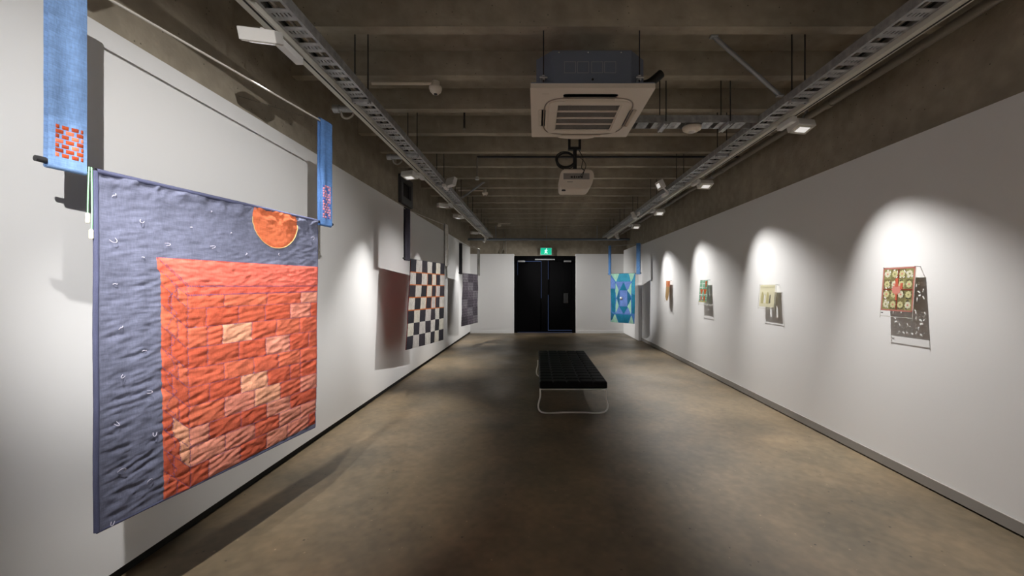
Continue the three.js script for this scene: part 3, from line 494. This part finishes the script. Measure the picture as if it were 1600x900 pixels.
  // the well's side, seen in perspective
  const le = k => [245.5 + .55 * k, bl[Math.min(k, 10)] - 39 + 1.2 * k], ce = k => [xl(k), bl[k]];
  const lerp = (a, b, t) => [a[0] + (b[0] - a[0]) * t, a[1] + (b[1] - a[1]) * t];
  for (let k = 0; k < 10; k++) {
    const cuts = k % 2 ? [0, .38, 1] : [0, .62, 1];
    for (let i = 0; i < 2; i++) {
      const a = cuts[i], b = cuts[i + 1], pale = (k === 7 && i === 1) || (k === 8 && i === 1);
      addPatch(pale ? 'pale_brick_patch' : 'side_brick_patch', P4(lerp(le(k), ce(k), a), lerp(le(k), ce(k), b), lerp(le(k + 1), ce(k + 1), b), lerp(le(k + 1), ce(k + 1), a)), pale ? paleM[i] : brickM[(k + i * 2) % 4], .003);
    }
  }
  addPatch('side_brick_patch', P4([251, 735], [271.7, 748.5], [271.7, 771.5], [251.2, 781]), brickM[0], .003);
  addPatch('side_brick_patch', P4([271.7, 748.5], [292.4, 762], [292.4, 762.3], [271.7, 771.5]), brickM[1], .003);
  // squiggled hand stitching on the side
  for (let k = 0; k < 26; k++) { const y = 440 + k * 12.2, x = 262 + 9 * Math.sin(k * 1.9); dashes(stitches, q(x, y), q(262 + 9 * Math.sin((k + 1) * 1.9), y + 12.2), surf, .0055, .004, .0018, .0045); }
  const st = part('stitching', merge(stitches), M.stitch, panel, 'purple hand stitches along the seams'); st.userData.kind = 'stuff';
  // the sun
  { const a = q(391, 352), b = q(461.8, 352), c = q(427, 387.5), r = (b[0] - a[0]) / 2, cu = (a[0] + b[0]) / 2, cv = c[1] + r; const pos = [], uv = [], idx = [], NR = 14, NA = 72;
    for (let j = 0; j <= NR; j++) for (let i = 0; i < NA; i++) { const t = i / NA * Math.PI * 2, rad = r * j / NR, u = cu + rad * Math.cos(t), v = Math.min(cv + rad * Math.sin(t), -.001); pos.push(u, v, surf(u, v) + .001 + .003 * Math.min(1, (NR - j) / 2)); uv.push(u, v); }
    for (let j = 0; j < NR; j++) for (let i = 0; i < NA; i++) { const A0 = j * NA + i, A1 = j * NA + (i + 1) % NA, B0 = A0 + NA, B1 = A1 + NA; idx.push(A0, B0, A1, A1, B0, B1); }
    const s = new THREE.BufferGeometry(); s.setAttribute('position', new THREE.Float32BufferAttribute(pos, 3)); s.setAttribute('uv', new THREE.Float32BufferAttribute(uv, 2)); s.setIndex(idx); s.computeVertexNormals();
    part('sun_patch', s, cloth(0xea7a4e), panel, 'orange cloth disc cut off by the top edge');
    const pts = []; for (let i = 0; i <= 60; i++) { const t = Math.PI + (i / 60) * Math.PI, u = cu + r * Math.cos(t), v = Math.min(cv + r * Math.sin(t), -.004); pts.push(V(u, v, surf(u, v) + .002)); }
    part('sun_piping', tube(pts, .0022, 80, 6), cloth(0xf3c88a), panel); }
  // loose thread ties
  const ties = [[174, 305], [215, 346], [171, 376], [255, 382], [325, 331], [294, 355], [356, 364], [326, 386], [380, 397], [432, 398], [485, 372], [217, 402], [174, 444], [183, 512], [221, 548], [184, 588], [227, 612], [177, 662], [235, 678], [184, 734], [227, 751], [168, 817]];
  for (const [x, y] of ties) { const [u, v] = q(x, y), a = rr(0, 6.28), l = rr(.004, .012), p = (t, o, z) => V(u + Math.cos(a) * t - Math.sin(a) * o, v + Math.sin(a) * t * .8 + Math.cos(a) * o, surf(u, v) + z);
    const loop = y > 580 || rnd() < .25; part('thread_tie', tube(loop ? [p(-l, -.008, .004), p(-l * .7, .004, .01), p(0, .008, .012), p(l * .8, .004, .01), p(l, -.006, .005)] : [p(-l * .8, -.001, .003), p(-l * .2, .002, .007), p(l * .4, -.001, .006), p(l * .9, .001, .003)], loop ? .001 : .0013, 20, 5), M.thread, panel); }
  // brick motif on the first strap
  { const sa = straps[0], corner = [[82.5, 193], [126.5, 204.5], [126.5, 255], [82.5, 244.5]].map(p => q(...p)), pick = (s, t) => [0, 1].map(i => (1 - t) * ((1 - s) * corner[0][i] + s * corner[1][i]) + t * ((1 - s) * corner[3][i] + s * corner[2][i]));
    const red = [0xb64a22, 0xc05022, 0xa9431f].map(c => cloth(c)), sal = cloth(0xf4815f);
    const salmon = new Set(['1,1', '3,0', '2,2', '4,2', '6,0', '2,3']); 
    for (let r = 0; r < 7; r++) { const odd = r % 2, spans = odd ? [[0, .3], [.38, .65], [.74, 1]] : [[0, .14], [.24, .48], [.57, .82], [.9, 1]];
      spans.forEach(([a, b], i) => { const t0 = r / 7 + .008, t1 = (r + 1) / 7 - .018; const c = [pick(a, t0), pick(b, t0), pick(b, t1), pick(a, t1)]; part('brick_applique', quad(c, 6, 4, sa.surf, .0004, .0022), salmon.has(r + ',' + i) ? sal : red[(r + i) % 3], sa.mesh); }); } }
  { const sb = straps[1], w = sb.b - sb.a, pk = cloth(0xd98a9c), pu = cloth(0x5a5fae), H0 = q(508, 290)[1], H1 = q(508, 342)[1], n = 13;
    for (let r = 0; r < n; r++) { const odd = r % 2, spans = odd ? [[.2, .38], [.44, .62], [.68, .86]] : [[.2, .28], [.34, .52], [.58, .76], [.8, .86]], v0 = H0 + (H1 - H0) * (r + .08) / n, v1 = H0 + (H1 - H0) * (r + .84) / n;
      spans.forEach(([a, b], i) => part('brick_applique', quad([[sb.a + w * a, v0], [sb.a + w * b, v0], [sb.a + w * b, v1], [sb.a + w * a, v1]], 4, 3, sb.surf, .0004, .0016), (r * 2 + i * 3) % 5 ? pk : pu, sb.mesh)); } }
  // green cord with two toggles by the quilt's corner
  { const u = uL(137), z = .012, y1 = q(134, 338)[1], y2 = q(137, 362)[1];
    part('cord', tube([V(u - .003, .008, z), V(u - .006, y1 * .5, z), V(u - .007, y1, z)], .0022, 20, 6), M.greenCord, g); part('cord', tube([V(u + .004, .008, z), V(u + .004, y1, z + .002), V(u + .004, y2, z)], .0026, 24, 6), M.greenCord, g);
    for (const [x, y] of [[u - .007, y1 - .008], [u + .003, y2 - .01]]) part('toggle', (() => { const c = new THREE.CapsuleGeometry(.0065, .026, 4, 10); c.translate(x, y, z); return c; })(), M.toggle, g); }
}
// ---- the checkered quilt
{
  const Zn = 5.0, Zf = 6.11, A = V((641 - VPX) / FOCAL * Zn, EYE + (VPY - 405) / FOCAL * Zn, -Zn), B = V((694 - VPX) / FOCAL * Zf, EYE, -Zf);
  const f0 = new QuiltFrame(A, B), q = (x, y) => f0.uv(x, y), uL = px => q(px, 400)[0];
  const { g } = hanging('black and white checkered quilt with dark and white straps', A, B, { s0: uL(632), s1: uL(640), s2: uL(694.2), s3: uL(699.2), top: q(694, 351)[1], strapMat: [cloth(0x3d3947), cloth(0xe4e1dc)] });
  const TR = [q(694, 415)[0], 0], BR = q(692, 531), BL = q(634, 547), c4 = [[0, 0], TR, BR, BL], pick = (s, t) => [0, 1].map(i => (1 - t) * ((1 - s) * c4[0][i] + s * c4[1][i]) + t * ((1 - s) * c4[3][i] + s * c4[2][i]));
  const surf = (u, v) => .01 + .012 * N(u * 2.5, v * 2, 11) * Math.min(1, -v * 5) + .003 * N(u * 14, v * 18, 12);
  const panel = part('quilt_panel', quad(c4, 40, 44, surf, 0, 0), cloth(0xb9b3ae), g);
  part('quilt_backing', quad(c4, 30, 34, (u, v) => surf(u, v) - .01, 0, 0, true), cloth(0xb3141c), panel, 'saturated red backing cloth');
  const dark = [0x33303a, 0x3a343c, 0x2c2b32].map(c => cloth(c)), pale = [0xded9d2, 0xe6e0d2, 0xd6d0cc].map(c => cloth(c)), seam = cloth(0xd0763c), xs = [0, .14, .29, .44, .58, .71, .85, 1], ys = [0, .143, .286, .428, .571, .715, .857, 1];
  for (let r = 0; r < 7; r++) for (let k = 0; k < 7; k++) { const j = (a, b) => .006 * N(a * 3.1, b * 2.7, 20), P = (i, w) => { const p = pick(xs[i], ys[w]); return (i % 7 && w % 7) ? [p[0] + j(i, w), p[1] + j(w, i)] : p; };
    part((r + k) % 2 ? 'white_patch' : 'dark_patch', quad([P(k, r), P(k + 1, r), P(k + 1, r + 1), P(k, r + 1)], 7, 7, surf, .0006, .005), ((r + k) % 2 ? pale : dark)[(r * 5 + k * 2) % 3], panel); }
  for (let r = 1; r < 5; r++) part('seam_piping', quad([pick(.0, ys[r] - .006), pick(1, ys[r] - .006), pick(1, ys[r] + .006), pick(0, ys[r] + .006)], 40, 3, surf, .003, .0015), seam, panel);
  for (let k = 3; k < 6; k++) part('seam_piping', quad([pick(xs[k] - .006, .143), pick(xs[k] + .006, .143), pick(xs[k] + .006, .57), pick(xs[k] - .006, .57)], 3, 30, surf, .003, .0015), seam, panel);
}
// ---- the dark grey quilt
{
  const Zn = 8.64, Zf = 9.68, A = V((722.5 - VPX) / FOCAL * Zn, EYE + (VPY - 427) / FOCAL * Zn, -Zn), B = V((746 - VPX) / FOCAL * Zf, EYE, -Zf);
  const f0 = new QuiltFrame(A, B), q = (x, y) => f0.uv(x, y), uL = px => q(px, 400)[0];
  const { g } = hanging('mottled dark grey quilt with one black and one white strap', A, B, { s0: uL(717.8), s1: uL(721.5), s2: uL(746.4), s3: uL(749.4), top: q(746, 389)[1], strapMat: [cloth(0x2c2b2f), cloth(0xdedbd6)] });
  const TR = [q(746, 430)[0], 0], BR = q(745.5, 504), BL = q(721, 510), c4 = [[0, 0], TR, BR, BL], pick = (s, t) => [0, 1].map(i => (1 - t) * ((1 - s) * c4[0][i] + s * c4[1][i]) + t * ((1 - s) * c4[3][i] + s * c4[2][i]));
  const surf = (u, v) => .01 + .02 * N(u * 2.1, v * 2, 31) * Math.min(1, -v * 4) + .004 * N(u * 12, v * 16, 32);
  const printMap = dataTex(512, 1.2, (u, v) => { const a = fbm(u * 26, v * 40, 2, 3, 171), b = fbm(u * 60, v * 30, 10, 2, 177); const k = 92 + 150 * (a - .5) + 60 * (b - .5); return [k, k * .96, k * 1.02]; });
  const mats = [0xffffff, 0xd9d2da, 0xb7b3bb].map(c => S(c, .95, { map: printMap, bumpMap: weaveBump, bumpScale: .0009 }));
  const panel = part('quilt_panel', merge([quad(c4, 30, 34, surf, 0, 0), quad(c4, 20, 24, (u, v) => surf(u, v) - .01, 0, 0, true)]), mats[2], g);
  for (let r = 0; r < 6; r++) for (let k = 0; k < 3; k++) part('print_patch', quad([pick(k / 3, r / 6), pick((k + 1) / 3, r / 6), pick((k + 1) / 3, (r + 1) / 6), pick(k / 3, (r + 1) / 6)], 12, 8, surf, .001, .006), mats[(r + 2 * k) % 3], panel);
}
// ---- the blue diamond quilt
{
  const Zl = 9.27, Zr = 8.82, A = V((954.5 - VPX) / FOCAL * Zl, EYE + (VPY - 428) / FOCAL * Zl, -Zl), B = V((993 - VPX) / FOCAL * Zr, EYE, -Zr);
  const f0 = new QuiltFrame(A, B), q = (x, y) => f0.uv(x, y), uL = px => q(px, 400)[0], bm = cloth(0x5b8fd0);
  const { g } = hanging('teal and blue diamond quilt with a silver knob at its centre', A, B, { s0: uL(951), s1: uL(954.6), s2: uL(994.6), s3: uL(1000.6), top: q(975, 383)[1], strapMat: [bm, cloth(0x6796cf)], topRodMat: M.wire, wire: .535 });
  const TR = [q(993, 427)[0], 0], BR = [q(991.5, 506)[0], q(991.5, 506)[1]], BL = [q(954.5, 503)[0], q(954.5, 503)[1]], c4 = [[0, 0], TR, BR, BL], pick = (s, t) => [0, 1].map(i => (1 - t) * ((1 - s) * c4[0][i] + s * c4[1][i]) + t * ((1 - s) * c4[3][i] + s * c4[2][i]));
  const surf = (u, v) => .01 + .012 * N(u * 3, v * 2, 41) * Math.min(1, -v * 5) + .004 * N(u * 14, v * 14, 42);
  const teal = cloth(0x157a9c), deep = cloth(0x1d6a8f), mint = cloth(0xa9dcc4), peri = cloth(0x6f8fd6), mid = cloth(0x4b80c4), turq = cloth(0x3c9dbd);
  const panel = part('quilt_panel', merge([quad(c4, 24, 40, surf, 0, 0), quad(c4, 16, 24, (u, v) => surf(u, v) - .01, 0, 0, true)]), mid, g);
  // outlines in the quilt's own proportions (0..1 across, 0..1 down)
  const pat = [
    [mint, [.0, .0], [.36, .0], [.24, .17], [.06, .05]], [mint, [.74, .0], [.98, .0], [.92, .1], [.84, .17]],
    [turq, [.36, .0], [.72, .0], [.84, .16], [.24, .16]],
    [peri, [.24, .165], [.54, .165], [.40, .335], [.33, .335]], [peri, [.54, .165], [.84, .165], [.76, .335], [.66, .335]],
    [teal, [.54, .185], [.545, .185], [.74, .335], [.36, .335]],
    [mint, [.22, .19], [.225, .19], [.34, .34], [.25, .49]], [mint, [.22, .19], [.25, .49], [.235, .5], [.2, .36]], [mint, [.85, .19], [.86, .19], [.86, .45], [.70, .34]],
    [mint, [.25, .51], [.34, .66], [.22, .81], [.21, .64]], [mint, [.85, .52], [.86, .8], [.85, .81], [.70, .66]],
    [deep, [.36, .345], [.37, .345], [.37, .66], [.265, .5]], [deep, [.70, .345], [.71, .345], [.86, .5], [.71, .66]],
    [peri, [.375, .345], [.695, .345], [.695, .66], [.375, .66]],
    [teal, [.37, .67], [.72, .67], [.555, .81], [.55, .81]], [peri, [.34, .68], [.36, .68], [.54, .815], [.22, .815]], [peri, [.735, .68], [.745, .68], [.85, .815], [.57, .815]],
    [teal, [.22, .83], [.85, .83], [.74, 1], [.36, 1]], [mint, [.17, .84], [.21, .84], [.34, 1], [.0, 1]], [mint, [.87, .84], [.9, .86], [.98, 1], [.77, 1]],
    [peri, [0, .06], [.18, .16], [.19, .3], [0, .3]], [teal, [0, .31], [.19, .31], [.2, .8], [.05, .78]], [deep, [.03, .8], [.15, .84], [.1, .96], [0, .95]],
    [turq, [.88, .16], [1, .02], [1, .42], [.88, .4]], [teal, [.88, .41], [1, .43], [1, .8], [.89, .8]], [mid, [.9, .82], [1, .82], [1, .97], [.92, .86]]];
  for (const [m, ...c] of pat) part('diamond_patch', quad(c.map(p => pick(...p)), 7, 7, surf, .0012, .005), m, panel);
  const k = pick(.5, .5); part('knob', (() => { const s = new THREE.SphereGeometry(.038, 20, 14); s.scale(1, 1, .7); s.translate(k[0] - .02, k[1], .035); return s; })(), M.chrome, panel, 'silver dome knob');
}

// ------------------------------------------------------------------ prints on clear film, pinned a little off the prints wall
const film = new THREE.MeshPhysicalMaterial({ color: 0xffffff, transmission: 1, thickness: 0, roughness: 0.05, ior: 1.2 });
const filmEdge = S(0xb9b6ae, .5);
function framedFilm(label, zc, yTop, w, h, margin, build) {
  const g = thing('hanging_print', label, 'print', 'prints on clear film');
  g.position.set(XR, EYE + yTop, -zc); g.rotation.y = -Math.PI / 2;           // local x = towards the camera end, local z = into the room
    const tilt = .072, gap = .034, put = geo => { geo.rotateX(-tilt); geo.translate(0, 0, gap); return geo; };
  const mx = margin.side, mb = margin.bottom, mt = margin.top;
  const sh = part('film', put((() => { const p = new THREE.PlaneGeometry(w + 2 * mx, h + mb + mt); p.translate(0, (mt - h - mb) / 2, 0); return p; })()), film, g, 'clear plastic film');
  const strip = (x0, x1, y0, y1, z = .0008) => put((() => { const b = new THREE.BoxGeometry(x1 - x0, y1 - y0, .0015); b.translate((x0 + x1) / 2, (y0 + y1) / 2, z); return b; })());
  const X = w / 2 + mx, Y = -h - mb;
  part('film_edge', strip(-X, -X + .004, Y - .012, -h * .02), filmEdge, sh); part('film_edge', strip(X - .004, X, Y - .012, -h * .02), filmEdge, sh); part('film_edge', strip(-X, X, Y, Y + .004), filmEdge, sh); part('film_edge', strip(-X, X, mt - .003, mt), filmEdge, sh);
  for (const s of [-1, 1]) part('pin', bar(V(s * (X - .006), mt - .004, -.001), V(s * (X - .006), mt - .002, gap + .006), .0022, 8), M.rodDark, g);
  build(g, sh, put, strip); return g;
}
const shapeOf = pts => new THREE.Shape(pts.map(p => new THREE.Vector2(...p)));
const slab = (shape, put, z, t = .0006) => { const q = new THREE.ExtrudeGeometry(shape, { depth: t, bevelEnabled: false, curveSegments: 14 }); q.translate(0, 0, z); return put(q); };
const paper = c => new THREE.MeshPhysicalMaterial({ color: c, roughness: 1, transmission: .3, thickness: 0, specularIntensity: .2 });
framedFilm('clear film print with pink frame, olive ground and pale rosettes', 2.89, .143, .255, .325, { side: .004, bottom: .045, top: .004 }, (g, sh, put, strip) => {
  const w = .255, h = .325, b = .011, pink = paper(0xbf7f74), brown = paper(0x8a4636), olive = paper(0x857c55), pale = paper(0xd2cd9c), cream = paper(0xdedbc2), red = paper(0xcf6a52), rose = paper(0xd99183), green = paper(0x9a9868);
  part('border', merge([strip(-w / 2, w / 2, -b, 0), strip(-w / 2, w / 2, -h, -h + b), strip(-w / 2, -w / 2 + b, -h, 0), strip(w / 2 - b, w / 2, -h, 0)]), pink, sh);
  part('cross_band', merge([strip(-.005, .005, -h + b, -b, .001), strip(-w / 2 + b, w / 2 - b, -h * .505 - .005, -h * .505 + .005, .001)]), brown, sh);
  const cw = (w - 2 * b) / 4, chh = (h - 2 * b) / 4;
  for (let r = 0; r < 4; r++) for (let k = 0; k < 4; k++) {
    const x = -w / 2 + b + cw * (k + .5), y = -b - chh * (r + .5), s = new THREE.Shape(), a = cw / 2, c = chh / 2; s.moveTo(-a, -c); s.lineTo(a, -c); s.lineTo(a, c); s.lineTo(-a, c);
    const R = .027; for (let i = 0; i < 5; i++) { const t0 = i * 1.26 + rr(0, .3), t1 = t0 + rr(.5, .85), hole = new THREE.Path(), o = []; for (let n = 0; n <= 6; n++) { const t = t0 + (t1 - t0) * n / 6; o.push(new THREE.Vector2(Math.cos(t) * R * 1.02, Math.sin(t) * R * 1.3)); } for (let n = 6; n >= 0; n--) { const t = t0 + (t1 - t0) * n / 6; o.push(new THREE.Vector2(Math.cos(t) * R * .78, Math.sin(t) * R * .92)); } if ((i + r * 2 + k) % 5 < 3) { hole.setFromPoints(o); const clash = s.holes.some(hh => hh.getPoints().some(p => o.some(z => z.distanceTo(p) < .002))); if (!clash) s.holes.push(hole); } }
    const q = new THREE.ExtrudeGeometry(s, { depth: .0005, bevelEnabled: false }); q.translate(x, y, .0004); part('ground_tile', put(q), (r + k) % 3 ? olive : green, sh);
    const petals = new THREE.Shape(); for (let n = 0; n <= 48; n++) { const t = n / 48 * 6.2832, rad = .0222 * (1 + .09 * Math.cos(t * 8)); n ? petals.lineTo(Math.cos(t) * rad, Math.sin(t) * rad * 1.12) : petals.moveTo(rad, 0); }
    const pg = new THREE.ExtrudeGeometry(petals, { depth: .0005, bevelEnabled: false }); pg.translate(x, y, .0011); const ros = part('rosette', put(pg), (r * 2 + k) % 3 ? pale : cream, sh);
    const cg = new THREE.CircleGeometry(.007, 14); cg.translate(x, y, .0019); part('rosette_centre', put(cg), (r + k) % 2 ? green : rose, sh);
  }
  const big = new THREE.Shape(); for (let n = 0; n <= 60; n++) { const t = n / 60 * 6.2832, rad = .036 * (1 + .1 * Math.cos(t * 10)); n ? big.lineTo(Math.cos(t) * rad, Math.sin(t) * rad) : big.moveTo(rad, 0); }
  const bg = new THREE.ExtrudeGeometry(big, { depth: .0006, bevelEnabled: false }); bg.translate(-.008, -h * .505, .002); part('large_rosette', put(bg), rose, sh);
  part('red_stem', merge([strip(-.019, .003, -h * .44, -h * .25, .0023), strip(.022, .04, -h * .5, -h * .36, .0023), strip(-.012, .0, -h * .75, -h * .6, .0023)]), red, sh);
  part('signature', strip(-w / 2 + .004, -w / 2 + .02, -h - .02, -h - .014), M.rodDark, sh);
});
framedFilm('clear film print with pale cream arches', 4.53, .02, .29, .255, { side: .02, bottom: .02, top: .004 }, (g, sh, put, strip) => {
  const cream = paper(0xdedabf), yel = paper(0xc4bc8c), w = .29, h = .255;
  const s = shapeOf([[-w / 2, -h], [w / 2, -h], [w / 2, 0], [-w / 2, 0]]);
  for (const x of [-.045, .06]) { const p = new THREE.Path(); p.moveTo(x - .016, -h * .82); p.lineTo(x + .016, -h * .82); p.lineTo(x + .012, -h * .5); p.quadraticCurveTo(x, -h * .36, x - .012, -h * .5); s.holes.push(p); }
  for (let k = 0; k < 5; k++) { const p = new THREE.Path(), y = -h * (.42 + .1 * k), x = .01 + .006 * (k % 2); p.moveTo(x - .004, y - .006); p.lineTo(x + .005, y - .005); p.lineTo(x + .004, y + .006); p.lineTo(x - .005, y + .004); s.holes.push(p); }
  part('cream_sheet', slab(s, put, .0004), cream, sh);
  for (const x of [-.09, .015]) { const a = new THREE.Shape(); a.moveTo(x - .022, -h * .85); a.lineTo(x + .022, -h * .85); a.quadraticCurveTo(x + .03, -h * .4, x, -h * .3); a.quadraticCurveTo(x - .03, -h * .4, x - .022, -h * .85); part('arch', slab(a, put, .0012), yel, sh); }
  part('cream_band', strip(-w / 2, w / 2, -h * .12, -h * .04, .0014), paper(0xdbd7b8), sh);
});
framedFilm('clear film print in mint green with orange motifs', 6.25, .102, .28, .35, { side: .012, bottom: .045, top: .006 }, (g, sh, put, strip) => {
  const mint = paper(0x7fae92), or = paper(0xbf5f32), pk = paper(0xc26f60), w = .28, h = .35;
  for (let r = 0; r < 6; r++) for (let k = 0; k < 3; k++) { const x0 = -w / 2 + w / 3 * k, y1 = -h / 6 * r, gx = .004 + .012 * ((r * 3 + k * 2) % 3) / 2; part('mint_tile', strip(x0 + (k ? gx : 0), x0 + w / 3, y1 - h / 6 + (r < 5 ? .005 + .006 * ((r + k) % 2) : 0), y1), mint, sh); }
  const tri = (x, y, a, b) => part('orange_motif', slab(shapeOf([[x - a, y + b], [x + a, y + b], [x + a * .3, y - b], [x - a * .3, y - b]]), put, .0024), or, sh);
  tri(-.06, -h * .52, .055, .04); tri(.07, -h * .52, .06, .04); tri(.09, -h * .18, .035, .05);
  for (const x of [-.055, .055]) { const c = new THREE.CircleGeometry(.03, 18); c.scale(1, 1.4, 1); c.translate(x, -h * .82, .0028); part('pink_oval', put(c), x < 0 ? pk : or, sh); }
  part('yellow_band', strip(-w / 2, w / 2, -h, -h * .95, .0026), paper(0xbdb478), sh);
});
framedFilm('clear film print of an orange hanging ribbon', 7.95, .118, .23, .40, { side: .012, bottom: .02, top: .006 }, (g, sh, put, strip) => {
  const or = paper(0xc07a4e), gold = paper(0xa8885a), red = paper(0xb85a34), w = .23, h = .40;
  part('orange_top', slab(shapeOf([[-w / 2, 0], [w / 2, 0], [w / 2 - .01, -h * .3], [-w / 2 + .02, -h * .3]]), put, .0004), or, sh);
  part('red_mark', strip(.02, .07, -h * .24, -h * .02, .0012), red, sh);
  part('gold_ribbon', slab(shapeOf([[-w * .42, -h * .29], [w * .4, -h * .29], [w * .44, -h * .7], [w * .2, -h], [-w * .2, -h], [-w * .45, -h * .8]]), put, .0006), gold, sh);
});

renderer.render(scene, camera);
